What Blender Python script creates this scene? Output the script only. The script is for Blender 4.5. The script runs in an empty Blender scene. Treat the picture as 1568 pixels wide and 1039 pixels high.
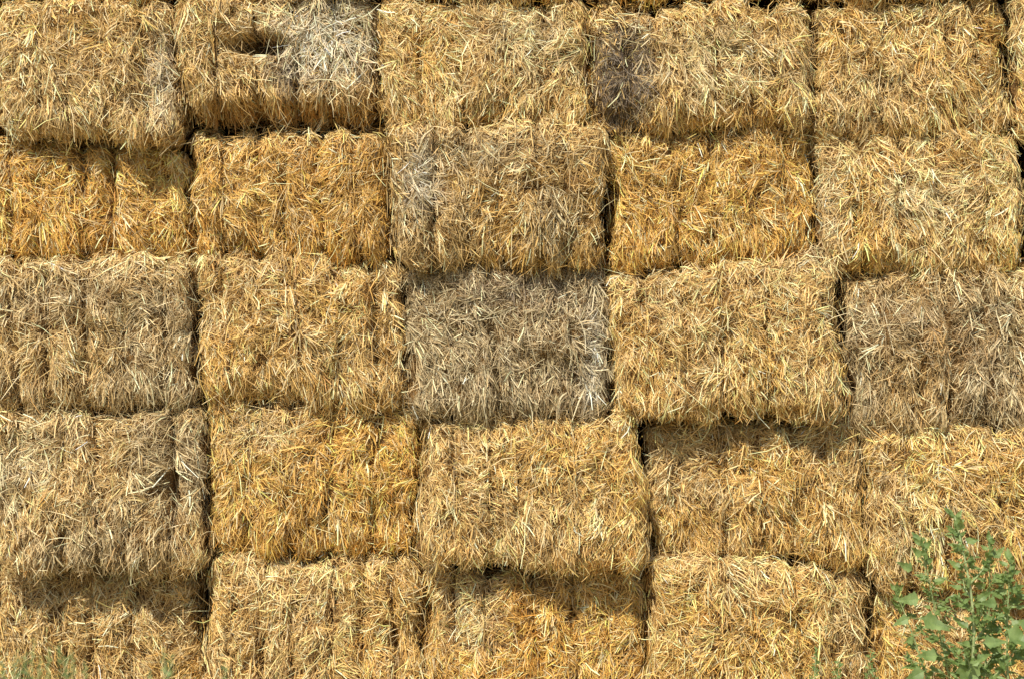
import bpy, math, numpy as np
from mathutils import Vector
S=0.003; CD=8.0; ZC=1.74
sc=bpy.context.scene
rng=np.random.default_rng(7)

# ------------------------------------------------------------ helpers
def W(px,py,y=0.0):
    k=S*(CD+y)/CD
    return ((px-784)*k, y, ZC+(519.5-py)*k)

def h3(i,j,k,seed):
    n=(i.astype(np.int64)*374761393+j.astype(np.int64)*668265263+k.astype(np.int64)*1274126177+seed*974634777)&0xFFFFFFFF
    n=((n^(n>>13))*1274126177)&0xFFFFFFFF
    n=n^(n>>16)
    return (n&0xFFFF)/65535.0
def vnoise(p,freq,seed):
    q=p*freq; f=np.floor(q); t=q-f; t=t*t*(3-2*t); f=f.astype(np.int64)
    r=0
    for a in (0,1):
        for b in (0,1):
            for c in (0,1):
                w=(t[:,0] if a else 1-t[:,0])*(t[:,1] if b else 1-t[:,1])*(t[:,2] if c else 1-t[:,2])
                r=r+w*h3(f[:,0]+a,f[:,1]+b,f[:,2]+c,seed)
    return r*2-1

def norm(v): return v/np.maximum(np.linalg.norm(v,axis=1,keepdims=True),1e-9)

# ------------------------------------------------------------ materials
def mat_straw():
    m=bpy.data.materials.new("straw"); m.use_nodes=True; nt=m.node_tree; b=nt.nodes["Principled BSDF"]
    a=nt.nodes.new("ShaderNodeAttribute"); a.attribute_name="Col"
    no=nt.nodes.new("ShaderNodeTexNoise"); no.inputs["Scale"].default_value=90; no.inputs["Detail"].default_value=1
    tc=nt.nodes.new("ShaderNodeTexCoord"); nt.links.new(tc.outputs["Object"],no.inputs["Vector"])
    mr=nt.nodes.new("ShaderNodeMapRange"); mr.inputs[3].default_value=0.75; mr.inputs[4].default_value=1.25
    nt.links.new(no.outputs["Fac"],mr.inputs[0])
    mx=nt.nodes.new("ShaderNodeVectorMath"); mx.operation='SCALE'
    nt.links.new(a.outputs["Color"],mx.inputs[0]); nt.links.new(mr.outputs[0],mx.inputs["Scale"])
    nt.links.new(mx.outputs[0],b.inputs["Base Color"])
    b.inputs["Roughness"].default_value=0.48
    b.inputs["Specular IOR Level"].default_value=0.28
    return m
def mat_core():
    m=bpy.data.materials.new("packed_straw"); m.use_nodes=True; nt=m.node_tree; b=nt.nodes["Principled BSDF"]
    tc=nt.nodes.new("ShaderNodeTexCoord")
    no=nt.nodes.new("ShaderNodeTexNoise"); no.inputs["Scale"].default_value=120; no.inputs["Detail"].default_value=4
    nt.links.new(tc.outputs["Object"],no.inputs["Vector"])
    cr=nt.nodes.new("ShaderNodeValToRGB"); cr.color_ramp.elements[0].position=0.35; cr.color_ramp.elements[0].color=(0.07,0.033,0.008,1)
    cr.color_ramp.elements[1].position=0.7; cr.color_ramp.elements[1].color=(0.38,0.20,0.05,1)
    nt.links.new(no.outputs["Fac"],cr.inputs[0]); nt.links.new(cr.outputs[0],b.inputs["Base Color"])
    b.inputs["Roughness"].default_value=0.8
    bp=nt.nodes.new("ShaderNodeBump"); bp.inputs["Distance"].default_value=0.01
    nt.links.new(no.outputs["Fac"],bp.inputs["Height"]); nt.links.new(bp.outputs[0],b.inputs["Normal"])
    return m
MS=mat_straw(); MC=mat_core()

# colours (linear albedo)
GOLD=np.array([0.88,0.525,0.145]); ORNG=np.array([0.88,0.485,0.110]); TAN=np.array([0.81,0.54,0.215])
GREY=np.array([0.56,0.415,0.215]); PALE=np.array([0.92,0.79,0.48]); DARK=np.array([0.19,0.092,0.028])
DGREY=np.array([0.17,0.125,0.08]); WHITE=np.array([0.90,0.81,0.61]); BRN=np.array([0.42,0.20,0.05])

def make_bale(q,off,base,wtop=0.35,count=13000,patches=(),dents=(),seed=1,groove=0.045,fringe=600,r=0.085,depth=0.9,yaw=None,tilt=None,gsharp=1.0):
    R=np.random.default_rng(seed*101+5)
    y0=-off
    C=[np.array(W(px,py,y0)) for px,py in q]   # TL TR BR BL
    TL,TR,BR,BL=C
    cx=(TL+TR+BR+BL)/4
    def grow(c): 
        d=c-cx; return cx+d*np.array([1.009,1,1.024])
    TL,TR,BR,BL=[grow(c) for c in C]
    hx=(np.linalg.norm(TR-TL)+np.linalg.norm(BR-BL))/4
    hz=(np.linalg.norm(TL-BL)+np.linalg.norm(TR-BR))/4
    hy=depth/2
    if yaw is None: yaw=R.normal(0,0.03)
    if tilt is None: tilt=R.normal(0.06,0.035)
    H=np.array([hx,hy,hz])
    ng=max(2,int(round(2*hx/R.uniform(0.15,0.185)))); gx=(np.arange(1,ng)/ng*2-1)*hx+R.normal(0,0.014,ng-1)
    gx=np.sort(gx)
    gd=groove*R.uniform(0.3,1.35,ng-1)
    gb=np.concatenate([[-9],gx,[9]])
    foff=R.normal(0,0.007,ng); fcol=R.normal(0,0.05,ng); fang=R.normal(0,0.4,ng)
    sd=seed*17
    cshift=np.array([seed*3.7,seed*1.3,seed*2.1])
    def rnd(P):
        c=np.clip(P,-(H-r),(H-r)); d=P-c; n=norm(d); return c+n*r,n
    def wob(P): return 0.018*vnoise((P+cshift)*np.array([0.3,1,1]),5.0,sd+3)
    def place(P,N,h):
        P=P+0.0
        pp=P+cshift
        xw=P[:,0]+wob(P)
        fid=np.clip(np.searchsorted(gx,xw),0,ng-1)
        fs=np.zeros_like(P); fs[:,2]=fid*3.1; fs[:,1]=fid*1.7
        front=(1-np.abs(N[:,0]))
        disp=0.034*vnoise(pp,4.5,sd)+front*0.024*vnoise((pp+fs)*np.array([0.6,1,1]),8.5,sd+1)+0.018*vnoise(pp+fs,19.0,sd+2)+0.015*vnoise(pp,13.0,sd+5)+0.011*vnoise(pp,34.0,sd+4)
        g=0
        gm=np.clip(0.75+0.9*vnoise(pp*np.array([1.0,1,1]),6.5,sd+8),0.12,1.5)
        for a,d in zip(gx,gd): g=g+d*(np.exp(-((xw-a)/0.011)**2)*0.85+0.5*np.exp(-((xw-a)/0.034)**2))
        disp=disp-g*front*gm+foff[fid]*front+0.010
        disp=disp+np.abs(N[:,1])*(0.055*(1-(P[:,0]/hx)**2)*(1-0.8*(P[:,2]/hz)**2)-0.014)
        disp=disp-0.024*np.abs(P[:,0]/hx)**12*(np.abs(N[:,1])+0.35)
        P=P+N*(disp+h)[:,None]
        P[:,0]+=0.010*vnoise(pp,6.0,sd+6); P[:,2]+=0.014*vnoise(pp,6.0,sd+7)
        u=(P[:,0]/hx*0.5+0.5)[:,None]; v=(P[:,2]/hz*0.5+0.5)[:,None]
        X=(BL*(1-u)+BR*u)*(1-v)+(TL*(1-u)+TR*u)*v
        X[:,1]=y0+P[:,1]+hy+P[:,0]*yaw+P[:,2]*tilt
        k=S*(CD+y0)/CD
        px=784+X[:,0]/k; py=519.5-(X[:,2]-ZC)/k
        for (dx,dy,rx,ry,dep) in dents:
            e=np.exp(-(((px-dx)/rx)**2+((py-dy)/ry)**2)**1.5)
            X[:,1]+=dep*e*np.clip(1.3-(P[:,1]+hy)/0.3,0,1)
        return X,px,py
    verts=[];faces=[];cols=[];mats=[];nv=0
    # core
    def grid(ax,sgn,n1,n2):
        nonlocal nv
        a,b=[i for i in (0,1,2) if i!=ax]
        s=np.linspace(-1,1,n1); t=np.linspace(-1,1,n2)
        A,B=np.meshgrid(s,t,indexing='ij'); P=np.zeros((n1*n2,3))
        P[:,ax]=sgn*H[ax]; P[:,a]=A.ravel()*H[a]; P[:,b]=B.ravel()*H[b]
        Q,N=rnd(P); X,_,_=place(Q,N,np.full(len(Q),-0.024))
        idx=np.arange(n1*n2).reshape(n1,n2)+nv
        f=np.stack([idx[:-1,:-1],idx[1:,:-1],idx[1:,1:],idx[:-1,1:]],-1).reshape(-1,4)
        flip=(ax==1)!=(sgn>0)
        if not flip: f=f[:,::-1]
        verts.append(X);faces.append(f);mats.append(np.zeros(len(f),int));cols.append(np.ones((len(X),4))*0.3);nv+=len(X)
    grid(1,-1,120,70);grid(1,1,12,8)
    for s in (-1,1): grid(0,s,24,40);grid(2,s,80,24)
    # straw
    def straws(n,Lr,Wr,mode,pale=0.15):
        nonlocal nv
        if n<=0: return
        zone=R.random(n)
        P=np.stack([R.uniform(-1,1,n)*hx,np.full(n,-hy),R.uniform(-1,1,n)*hz],1)
        band=0.22
        t=zone>0.70; top=(zone>0.70)&(zone<=0.81); bot=(zone>0.81)&(zone<=0.90); sl=(zone>0.90)&(zone<=0.95); sr=zone>0.95
        dep=-hy+band*R.random(n)**1.3
        P[t,1]=dep[t]; P[top,2]=hz; P[bot,2]=-hz; P[sl,0]=-hx; P[sr,0]=hx
        if mode=='clump':
            nc=max(1,n//11); cid=R.integers(0,nc,n)
            P=P[cid]+R.normal(0,0.010,(n,3))
            cang=R.normal(0,1,nc)[cid]; clift=R.normal(0.15,0.21,nc)[cid]; cb=R.normal(0,1,nc)[cid]; ch=R.normal(0,0.010,nc)[cid]
        else:
            cang=R.normal(0,1,n); clift=R.normal(0.05,0.15,n); cb=R.normal(0,1,n)*0.4; ch=R.normal(0,0.007,n)
        if mode=='fringe':
            P=np.stack([R.uniform(-1,1,n)*hx,-hy+0.10*R.random(n),np.full(n,-hz)+R.uniform(0,0.06,n)],1)
            clift=R.normal(0.05,0.1,n)
        if mode=='stray': clift=R.normal(0.10,0.12,n); ch=np.abs(ch)+0.010
        Q,N=rnd(P)
        wv_=wob(Q); xw=Q[:,0]+wv_; fid=np.clip(np.searchsorted(gx,xw),0,ng-1)
        down=np.tile(np.array([0,-0.55,-0.83]),(n,1))
        D=norm(down-(down*N).sum(1,keepdims=True)*N); T=np.cross(N,D)
        flow=vnoise(Q+cshift+fid[:,None]*2.3,5.5,sd+9)*2.2+fang[fid]
        vv=Q[:,2]/hz
        xe=np.abs(Q[:,0]/hx)
        wfree=np.clip((vv+0.9)/1.1,0.2,1)*np.clip((1.03-xe)/0.25,0.3,1)
        ang=(flow+cang*0.95)*wfree+R.normal(0,0.38 if mode=='clump' else 0.6,n)
        if mode=='fringe': ang=R.normal(0,0.4,n)
        elif mode in('rand','stray'): ang=np.where((R.random(n)<0.4)&(xe<0.95),R.uniform(-3.14,3.14,n),ang)
        L=R.uniform(*Lr,n)*np.exp(R.normal(0,0.25,n)); Wd=R.uniform(*Wr,n)
        d=np.cos(ang)[:,None]*D+np.sin(ang)[:,None]*T
        curve=R.normal(0,0.22,n)
        perp=-np.sin(ang)[:,None]*D+np.cos(ang)[:,None]*T
        h0=R.uniform(-0.022,0.004,n)+ch
        lift=np.clip(clift+R.normal(0,0.13,n),-0.15,0.9)*np.where(np.abs(N[:,0])>0.5,0.55,1)
        X0,px,py=place(Q,N,h0)
        pts=[X0]
        conf=R.uniform(0.4,1.0,n)[:,None]
        stay=(R.random(n)<0.82)
        if mode=='fringe': conf=conf*0.15; stay[:]=False
        if mode=='stray': conf=conf*0.3; stay[:]=False
        for f in (0.5,1.0):
            Pk=Q+d*(L*f)[:,None]+perp*(curve*L*f*f)[:,None]
            lo=np.where(stay,gb[fid]-wv_-0.003,-99); hi=np.where(stay,gb[fid+1]-wv_+0.003,99)
            Pk[:,0]=np.clip(Pk[:,0],lo,hi)
            if mode!='stray': Pk[:,0]=np.clip(Pk[:,0],-hx-0.008,hx+0.008)
            hk=h0+lift*L*f
            Qk,Nk=rnd(Pk); Xc,_,_=place(Qk,Nk,hk)
            Xs=X0+(Pk-Q)+N*(lift*L*f)[:,None]
            X=Xc*conf+Xs*(1-conf)
            X[:,2]-=0.10*L*f*f
            pts.append(X)
        ax=norm(pts[2]-pts[0]); side=norm(np.cross(ax,N)); up=np.cross(side,ax)
        tw=R.normal(0,0.62,n)[:,None]
        wv=(np.cos(tw)*side+np.sin(tw)*up)
        V=np.empty((n,6,3))
        for k,(Xk,wk) in enumerate(zip(pts,(0.9,1.0,0.6))):
            V[:,2*k]=Xk-wv*(Wd*wk/2)[:,None]; V[:,2*k+1]=Xk+wv*(Wd*wk/2)[:,None]
        idx=(np.arange(n)*6)[:,None]+nv
        F=np.concatenate([idx+np.array([0,1,3,2]),idx+np.array([2,3,5,4])],0)
        # colour
        pp=Q+cshift
        wz=np.clip(0.5+0.9*vnoise(pp,3.0,sd+11)+0.6*vnoise(pp,9.0,sd+12)+0.25*cb,0,1)
        base_a,base_b=base
        c=base_a*(1-wz[:,None])+base_b*wz[:,None]
        wt=np.clip((vv-0.50)/0.45,0,1)*wtop+np.clip((N[:,2]-0.2),0,1)*0.4  # light on tops and upper faces painted into the colour, along with weathering
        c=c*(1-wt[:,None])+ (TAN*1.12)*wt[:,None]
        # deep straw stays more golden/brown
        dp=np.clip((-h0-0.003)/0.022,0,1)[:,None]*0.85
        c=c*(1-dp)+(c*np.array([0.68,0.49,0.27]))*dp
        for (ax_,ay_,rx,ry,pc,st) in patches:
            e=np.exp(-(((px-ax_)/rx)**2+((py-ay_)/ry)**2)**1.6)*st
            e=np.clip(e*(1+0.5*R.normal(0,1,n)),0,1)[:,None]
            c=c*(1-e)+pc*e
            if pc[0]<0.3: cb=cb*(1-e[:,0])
        z=R.random(n)
        pl=((z<pale)&(h0>-0.012)&(c[:,0]>0.28))[:,None]; dk=(z>0.88)[:,None]
        c=np.where(pl,c*0.42+PALE*0.58,c); c=np.where(dk,c*0.45+DARK*0.3,c)
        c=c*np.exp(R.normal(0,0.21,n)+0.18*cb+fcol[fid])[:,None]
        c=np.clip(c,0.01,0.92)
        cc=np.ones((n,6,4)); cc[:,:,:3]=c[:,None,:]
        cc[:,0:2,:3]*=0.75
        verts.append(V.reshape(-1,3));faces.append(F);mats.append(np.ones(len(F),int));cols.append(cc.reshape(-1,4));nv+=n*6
    straws(int(count*0.50),(0.023,0.058),(0.0017,0.0037),'clump')
    straws(int(count*0.30),(0.018,0.055),(0.0014,0.0031),'rand')
    straws(int(count*0.17),(0.034,0.080),(0.0030,0.0058),'clump',0.36)
    straws(int(count*0.03),(0.05,0.12),(0.0015,0.0034),'stray',0.35)
    straws(fringe,(0.03,0.08),(0.0018,0.004),'fringe')
    # twine in the creases
    for g in gx[::2]:
        m=60
        z=np.linspace(-hz*1.0,hz*1.0,m)
        P=np.stack([np.full(m,g)+0.004*np.sin(z*9+g*40),np.full(m,-hy),z],1)
        Q,N=rnd(P); X,_,_=place(Q,N,np.full(m,0.004))
        V=np.empty((m,2,3)); V[:,0]=X-[0.0012,0,0]; V[:,1]=X+[0.0012,0,0]
        i=np.arange(m-1)*2+nv
        F=np.stack([i,i+1,i+3,i+2],1)
        cc=np.ones((m*2,4)); cc[:,:3]=(0.5,0.36,0.18)
        verts.append(V.reshape(-1,3));faces.append(F);mats.append(np.ones(len(F),int));cols.append(cc);nv+=2*m
    V=np.concatenate(verts).astype(np.float32);F=np.concatenate(faces);M=np.concatenate(mats);Cc=np.concatenate(cols).astype(np.float32)
    me=bpy.data.meshes.new("straw_bale")
    me.vertices.add(len(V)); me.vertices.foreach_set("co",V.ravel())
    me.loops.add(len(F)*4); me.loops.foreach_set("vertex_index",F.ravel().astype(np.int32))
    me.polygons.add(len(F)); me.polygons.foreach_set("loop_start",(np.arange(len(F))*4).astype(np.int32))
    me.polygons.foreach_set("material_index",M.astype(np.int32))
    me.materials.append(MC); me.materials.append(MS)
    ca=me.color_attributes.new("Col",'FLOAT_COLOR','POINT'); ca.data.foreach_set("color",Cc.ravel())
    me.update(calc_edges=True)
    me.polygons.foreach_set("use_smooth",(M==0))
    o=bpy.data.objects.new("straw_bale",me); sc.collection.objects.link(o)
    return o

B=[]
def b(q,off,base,**k): B.append((q,off,base,k))
gO=(GOLD,ORNG); gT=(GOLD,TAN); tG=(TAN,GREY); gG=(GOLD*0.95,GREY)
# row 1
b([(-8,-5),(260,0),(275,210),(0,200)],0.10,(TAN*0.93,GOLD*0.83),dents=[(225,150,35,25,0.04)],patches=[(245,110,22,70,WHITE*0.9,0.5)])
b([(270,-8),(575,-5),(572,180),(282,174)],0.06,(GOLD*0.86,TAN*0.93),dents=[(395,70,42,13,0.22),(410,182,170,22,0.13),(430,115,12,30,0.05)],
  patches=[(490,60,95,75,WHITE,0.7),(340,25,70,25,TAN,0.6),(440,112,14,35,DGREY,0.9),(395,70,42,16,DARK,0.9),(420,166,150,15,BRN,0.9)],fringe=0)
b([(577,-5),(893,-8),(905,190),(585,190)],0.07,gT,patches=[(600,90,25,100,TAN,0.6),(820,60,70,60,PALE*0.9,0.4)])
b([(905,8),(1237,4),(1250,190),(917,194)],0.12,(TAN*1.0,GOLD*0.95),patches=[(952,110,48,90,DGREY,1.3),(1120,90,90,60,PALE*0.9,0.4)],dents=[(945,180,35,15,0.08)])
b([(1243,5),(1543,0),(1552,205),(1252,210)],0.05,(GOLD*0.97,TAN*0.97))
# row 2
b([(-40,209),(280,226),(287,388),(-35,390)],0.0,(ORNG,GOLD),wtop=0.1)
b([(286,198),(592,207),(598,398),(289,386)],0.01,(GOLD*0.87,ORNG*0.85))
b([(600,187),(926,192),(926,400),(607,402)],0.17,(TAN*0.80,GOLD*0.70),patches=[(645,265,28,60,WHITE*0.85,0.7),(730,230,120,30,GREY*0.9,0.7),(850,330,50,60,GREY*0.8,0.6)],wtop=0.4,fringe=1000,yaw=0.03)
b([(928,197),(1246,190),(1250,398),(938,407)],0.04,(GOLD*0.97,ORNG*0.97))
b([(1249,207),(1560,197),(1570,408),(1257,410)],0.06,(GOLD,TAN*1.08),patches=[(1275,320,30,90,GREY*1.2,0.8),(1410,300,70,50,PALE*0.95,0.4)])
# row 3
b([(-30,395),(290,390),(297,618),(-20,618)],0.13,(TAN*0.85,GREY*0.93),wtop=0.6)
b([(297,392),(611,400),(624,618),(307,606)],0.05,(GOLD*0.88,TAN*0.94),dents=[(480,490,22,12,0.03)])
b([(615,404),(926,400),(934,630),(630,632)],0.13,(GREY*0.84,GREY*0.98),wtop=0.1,patches=[(790,440,110,35,DGREY*1.8,0.5),(905,540,16,80,WHITE*0.9,0.6)])
b([(930,408),(1276,398),(1294,632),(938,632)],0.12,gT,patches=[(1275,450,35,70,TAN*1.1,0.7),(1260,390,60,20,PALE*0.9,0.5)],dents=[(1180,632,110,10,0.05)])
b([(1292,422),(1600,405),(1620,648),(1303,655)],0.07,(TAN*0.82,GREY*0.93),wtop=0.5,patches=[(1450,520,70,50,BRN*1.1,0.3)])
# row 4
b([(-20,632),(310,622),(314,868),(-10,872)],0.15,(TAN*0.90,GREY*0.98),fringe=1700,patches=[(255,690,55,70,GREY,0.7),(40,700,50,40,PALE*0.8,0.4)])
b([(315,612),(641,626),(634,836),(320,842)],0.04,(GOLD,ORNG*1.02),patches=[(400,655,70,30,PALE*0.85,0.4)])
b([(645,638),(978,632),(989,864),(645,862)],0.18,(GOLD,TAN*1.03),fringe=900,r=0.095,yaw=0.0)
b([(992,648),(1317,640),(1326,855),(1000,848)],-0.01,(GOLD*0.97,TAN*0.97),dents=[(1130,715,40,20,0.05),(1220,790,40,20,0.03)])
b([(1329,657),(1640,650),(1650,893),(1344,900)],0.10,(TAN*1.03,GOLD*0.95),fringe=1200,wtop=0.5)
# row 5
b([(-15,866),(306,880),(308,1100),(-10,1100)],-0.02,(GOLD*0.92,TAN*0.9))
b([(317,850),(644,852),(654,1100),(307,1100)],0.08,(GOLD*0.95,TAN),wtop=0.6,r=0.105)
b([(649,874),(988,872),(992,1100),(656,1100)],0.05,gO,patches=[(720,940,60,60,PALE*0.9,0.4)])
b([(992,852),(1334,872),(1347,1100),(995,1100)],0.07,gT,wtop=0.5,r=0.105)
b([(1340,908),(1660,902),(1670,1100),(1350,1100)],0.02,gT)
# neighbours outside the picture
for i,(x0,x1) in enumerate([(-330,-12),(-8,258),(262,572),(576,895),(900,1238),(1242,1548),(1552,1860)]):
    b([(x0,-230),(x1,-230),(x1,-9 if i!=2 else -12),(x0,-10)],0.05+0.02*(i%3),gT,count=7000)
for j,(y0,y1) in enumerate([(0,203),(205,388),(393,618),(630,866),(872,1100)]):
    b([(-350,y0),(-45 if j else -12,y0),(-40 if j else -5,y1),(-345,y1)],0.04+0.03*(j%2),gT,count=6000)
b([(1546,0),(1850,0),(1855,200),(1555,203)],0.06,gT,count=12000)
for j,(y0,y1) in enumerate([(200,405),(408,645),(652,892),(900,1100)]):
    b([(1605+10*j,y0),(1900,y0),(1905,y1),(1612+10*j,y1)],0.05,gT,count=6000)
# second layer of the stack, behind the front one
for j,(y0,y1) in enumerate([(-180,90),(94,300),(304,510),(514,740),(744,950),(954,1100)]):
    for i in range(5):
        x0=-260+420*i+40*(j%2)
        b([(x0,y0),(x0+412,y0),(x0+412,y1),(x0,y1)],-1.0,gO,count=1500,fringe=0)
for i,(q,off,base,k) in enumerate(B):
    k.setdefault('count',22500)
    make_bale(q,off,base,seed=i+1,**k)

# ------------------------------------------------------------ ground
def simple_mat(name,c1,c2,scale,rough=0.9):
    m=bpy.data.materials.new(name); m.use_nodes=True; nt=m.node_tree; bs=nt.nodes["Principled BSDF"]
    tc=nt.nodes.new("ShaderNodeTexCoord"); no=nt.nodes.new("ShaderNodeTexNoise"); no.inputs["Scale"].default_value=scale; no.inputs["Detail"].default_value=6
    cr=nt.nodes.new("ShaderNodeValToRGB"); cr.color_ramp.elements[0].color=(*c1,1); cr.color_ramp.elements[1].color=(*c2,1)
    cr.color_ramp.elements[0].position=0.35; cr.color_ramp.elements[1].position=0.65
    nt.links.new(tc.outputs["Object"],no.inputs["Vector"]); nt.links.new(no.outputs["Fac"],cr.inputs[0]); nt.links.new(cr.outputs[0],bs.inputs["Base Color"])
    bs.inputs["Roughness"].default_value=rough
    return m
me=bpy.data.meshes.new("ground"); me.from_pydata([(-400,-400,0),(400,-400,0),(400,400,0),(-400,400,0)],[],[(0,1,2,3)])
me.materials.append(simple_mat("ground",(0.10,0.11,0.04),(0.34,0.26,0.13),3.0))
sc.collection.objects.link(bpy.data.objects.new("ground",me))

# ------------------------------------------------------------ weeds
ML=simple_mat("weed_leaf",(0.11,0.18,0.045),(0.27,0.36,0.12),18,0.5)
nt=ML.node_tree; pb=nt.nodes["Principled BSDF"]; out=nt.nodes["Material Output"]
tr=nt.nodes.new("ShaderNodeBsdfTranslucent"); tr.inputs[0].default_value=(0.38,0.47,0.12,1); mxs=nt.nodes.new("ShaderNodeMixShader"); mxs.inputs[0].default_value=0.3
nt.links.new(pb.outputs[0],mxs.inputs[1]); nt.links.new(tr.outputs[0],mxs.inputs[2]); nt.links.new(mxs.outputs[0],out.inputs[0])
MST=simple_mat("weed_stem",(0.26,0.33,0.12),(0.40,0.44,0.20),30,0.6)
class Plant:
    def __init__(s,name,seed): s.v=[];s.f=[];s.m=[];s.name=name;s.R=np.random.default_rng(seed)
    def stem(s,pts,r0,r1,n=6):
        pts=[Vector(p) for p in pts]; base=len(s.v)
        for i,p in enumerate(pts):
            t=(pts[min(i+1,len(pts)-1)]-pts[max(i-1,0)]).normalized(); a=t.cross(Vector((0.2,1,0.1))).normalized(); c=t.cross(a)
            r=r0+(r1-r0)*i/(len(pts)-1)
            for k in range(n):
                th=2*math.pi*k/n; s.v.append(p+a*math.cos(th)*r+c*math.sin(th)*r)
        for i in range(len(pts)-1):
            for k in range(n):
                k2=(k+1)%n; s.f.append((base+i*n+k,base+i*n+k2,base+(i+1)*n+k2,base+(i+1)*n+k)); s.m.append(1)
    def leaf(s,p,d,L,Wd,up=None,lobed=True,droop=0.35):
        p=Vector(p); d=Vector(d).normalized(); up=Vector(up) if up is not None else Vector((s.R.normal(-0.2,.5),-0.9,0.8))
        side=d.cross(up)
        if side.length<1e-3: side=d.cross(Vector((1,0,0)))
        side.normalize(); nrm=side.cross(d).normalized(); base=len(s.v)
        prof=[(0,0.03),(0.10,0.04),(0.17,0.10),(0.25,0.62),(0.33,1.0),(0.39,0.72),(0.5,0.74),(0.56,0.52),(0.68,0.5),(0.74,0.32),(0.88,0.2),(1.0,0.0)] if lobed else [(0,0.03),(0.1,0.2),(0.25,0.75),(0.4,1.0),(0.6,0.8),(0.8,0.42),(1,0)]
        tw=s.R.normal(0,0.15)
        for t,w in prof:
            c=p+d*L*t-Vector((0,0,1))*droop*L*t*t+nrm*0.04*L*math.sin(t*9)
            ww=Wd*w/2; sd=(side+nrm*tw*t)
            s.v+= [c-sd*ww+nrm*ww*0.3, c, c+sd*ww+nrm*ww*0.3]
        for i in range(len(prof)-1):
            a=base+i*3
            s.f+= [(a,a+1,a+4,a+3),(a+1,a+2,a+5,a+4)]; s.m+=[0,0]
    def shoot(s,p0,p1,r0,n,L0,L1,lobed=True,bend=0.03,branch=0):
        p0=Vector(p0);p1=Vector(p1); R=s.R; pts=[]; off=Vector((R.normal(0,bend),R.normal(0,bend),0))
        m=10
        for i in range(m+1):
            t=i/m; pts.append(p0.lerp(p1,t)+off*math.sin(math.pi*t))
        s.stem(pts,r0,r0*0.35)
        ang=R.uniform(0,6.28); ax=(p1-p0).normalized()
        for i in range(n):
            t=0.12+0.86*(i/(n-1))**0.9; k=min(int(t*m),m-1); q=pts[k].lerp(pts[k+1],t*m-k)
            L=(L0+(L1-L0)*t)*R.uniform(0.75,1.25); ang+=2.4
            el=0.25+0.75*t
            hd=Vector((math.cos(ang),math.sin(ang)*0.7,0)); d=hd*math.cos(el)+ax*math.sin(el)
            pe=q+d*L*0.22; s.stem([q,q+d*L*0.12,pe],r0*0.25,r0*0.2,4)
            s.leaf(q+d*L*0.15,d,L,L*R.uniform(0.34,0.5),lobed=lobed and L>0.04,droop=R.uniform(0.1,0.6))
            if branch and 0.15<t<0.9 and i%2==0:
                bl=branch*(1.1-t)*R.uniform(0.7,1.2); bd=(hd*0.75+ax*0.75).normalized()
                s.shoot(q,q+bd*bl,r0*0.5,9,L*0.65,L*0.35,lobed,bend*0.5,0)
        for j in range(10):
            d=ax+Vector((R.normal(0,.5),R.normal(0,.5),R.normal(0,.2)))
            s.leaf(pts[-1]-ax*0.012*j,d,L1*R.uniform(0.6,1.1),L1*0.3,lobed=False,droop=0.1)
    def build(s):
        me=bpy.data.meshes.new(s.name); me.from_pydata([tuple(v) for v in s.v],[],s.f); me.materials.append(ML); me.materials.append(MST)
        me.polygons.foreach_set("material_index",s.m); me.update(); o=bpy.data.objects.new(s.name,me); sc.collection.objects.link(o); return o
def G(px,y): x=W(px,0,y)[0]; return (x,y,0.0)
p=Plant("leafy_weed",3)
p.shoot(G(1462,-0.55),W(1462,790,-0.60),0.009,28,0.15,0.08,branch=0.26)
p.shoot(G(1475,-0.5),W(1410,828,-0.62),0.006,22,0.145,0.075,branch=0.17)
p.shoot(G(1490,-0.6),W(1515,832,-0.62),0.006,22,0.145,0.075,branch=0.18)
p.shoot(G(1440,-0.58),W(1372,905,-0.64),0.005,16,0.13,0.07,branch=0.12)
for (x,y,dx,dz,L,w) in [(1412,918,-1,0.15,0.12,0.07),(1405,945,1,-0.25,0.14,0.09),(1395,945,-0.9,-0.2,0.09,0.05),(1440,1005,-0.9,0.2,0.12,0.065),(1475,1000,0.25,-1,0.18,0.13),(1420,1025,-1,-0.3,0.12,0.065),(1500,985,1,0.25,0.12,0.065),(1400,875,-0.7,0.5,0.11,0.05)]:
    p.leaf(W(x,y,-0.68),(dx,-0.25,dz),L,w,up=(0.1,-0.9,0.5),droop=0.15)
    p.stem([W(1465,y+18,-0.58),W((x+1465)/2,y+5,-0.63),W(x,y,-0.68)],0.0025,0.0015,5)
p.build()
p=Plant("leafy_weed",9)
p.shoot(G(1555,-0.6),W(1548,860,-0.65),0.007,24,0.145,0.08,branch=0.2)
p.shoot(G(1600,-0.6),W(1590,890,-0.65),0.006,16,0.13,0.06,branch=0.14)
for (x,y,dx,dz,L,w) in [(1535,960,0.8,-0.45,0.15,0.10),(1555,955,1,-0.1,0.12,0.07),(1530,925,-0.8,0.2,0.10,0.055)]:
    p.leaf(W(x,y,-0.72),(dx,-0.25,dz),L,w,up=(0.1,-0.9,0.5),droop=0.15)
p.build()
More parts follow.
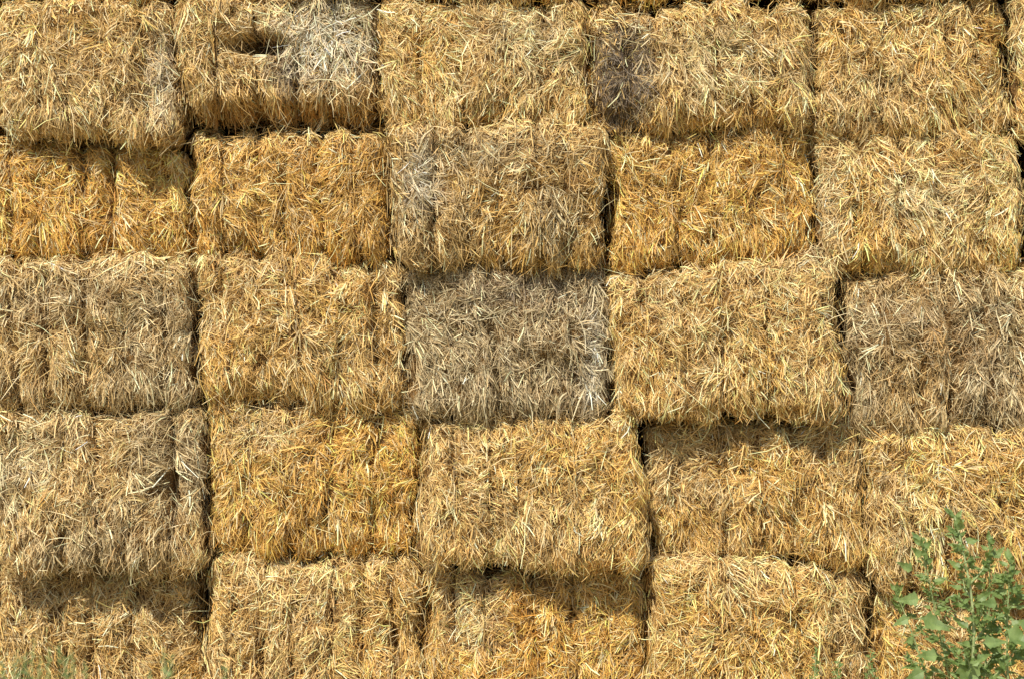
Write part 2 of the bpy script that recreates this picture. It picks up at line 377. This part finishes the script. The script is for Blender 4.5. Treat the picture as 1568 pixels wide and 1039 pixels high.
p=Plant("small_weed",5)
for (x,t) in [(1250,995),(1285,1015),(1335,1000)]:
    p.shoot(G(x+6,-0.5),W(x,t,-0.55),0.003,20,0.06,0.03,lobed=False,branch=0.06)
p.build()
for k,lst in enumerate([[(25,1000),(52,982),(75,994),(110,1000),(90,988),(5,1010),(130,1012),(40,1004),(62,1008),(100,1010),(20,1014)],[(250,996),(262,1006),(345,1018),(230,1026)]]):
    p=Plant("feathery_weed",20+k)
    for (x,t) in lst:
        p.shoot(G(x+p.R.normal(0,6),-3.0),W(x,t,-3.05),0.0025,60,0.035,0.018,lobed=False,branch=0.11)
    p.build()

# ------------------------------------------------------------ light
EL=math.radians(51); AZ=math.radians(22)   # sun is behind the camera, a bit to the left
sd=Vector((-math.sin(AZ)*math.cos(EL),-math.cos(AZ)*math.cos(EL),math.sin(EL)))
L=bpy.data.lights.new("sun",'SUN'); L.energy=5.0; L.angle=math.radians(0.8); L.color=(1,0.95,0.83)
lo=bpy.data.objects.new("sun",L); lo.rotation_euler=sd.to_track_quat('Z','Y').to_euler(); lo.location=sd*20; sc.collection.objects.link(lo)
w=bpy.data.worlds.new("World"); sc.world=w; w.use_nodes=True; nt=w.node_tree
sk=nt.nodes.new("ShaderNodeTexSky"); sk.sky_type='NISHITA'; sk.sun_disc=False; sk.sun_elevation=EL; sk.sun_rotation=math.atan2(sd.x,sd.y)
nt.links.new(sk.outputs[0],nt.nodes["Background"].inputs[0]); nt.nodes["Background"].inputs[1].default_value=0.125
# ------------------------------------------------------------ camera
cam=bpy.data.cameras.new("camera"); cam.sensor_width=36; cam.lens=36*CD/(1568*S); cam.clip_end=1000
co=bpy.data.objects.new("camera",cam); co.location=(0,-CD,ZC); co.rotation_euler=(math.radians(90),0,0); sc.collection.objects.link(co)
cam.dof.use_dof=True; cam.dof.focus_distance=CD-0.1; cam.dof.aperture_fstop=2.0
sc.camera=co
sc.view_settings.view_transform='Standard'; sc.view_settings.look='None'; sc.view_settings.exposure=0
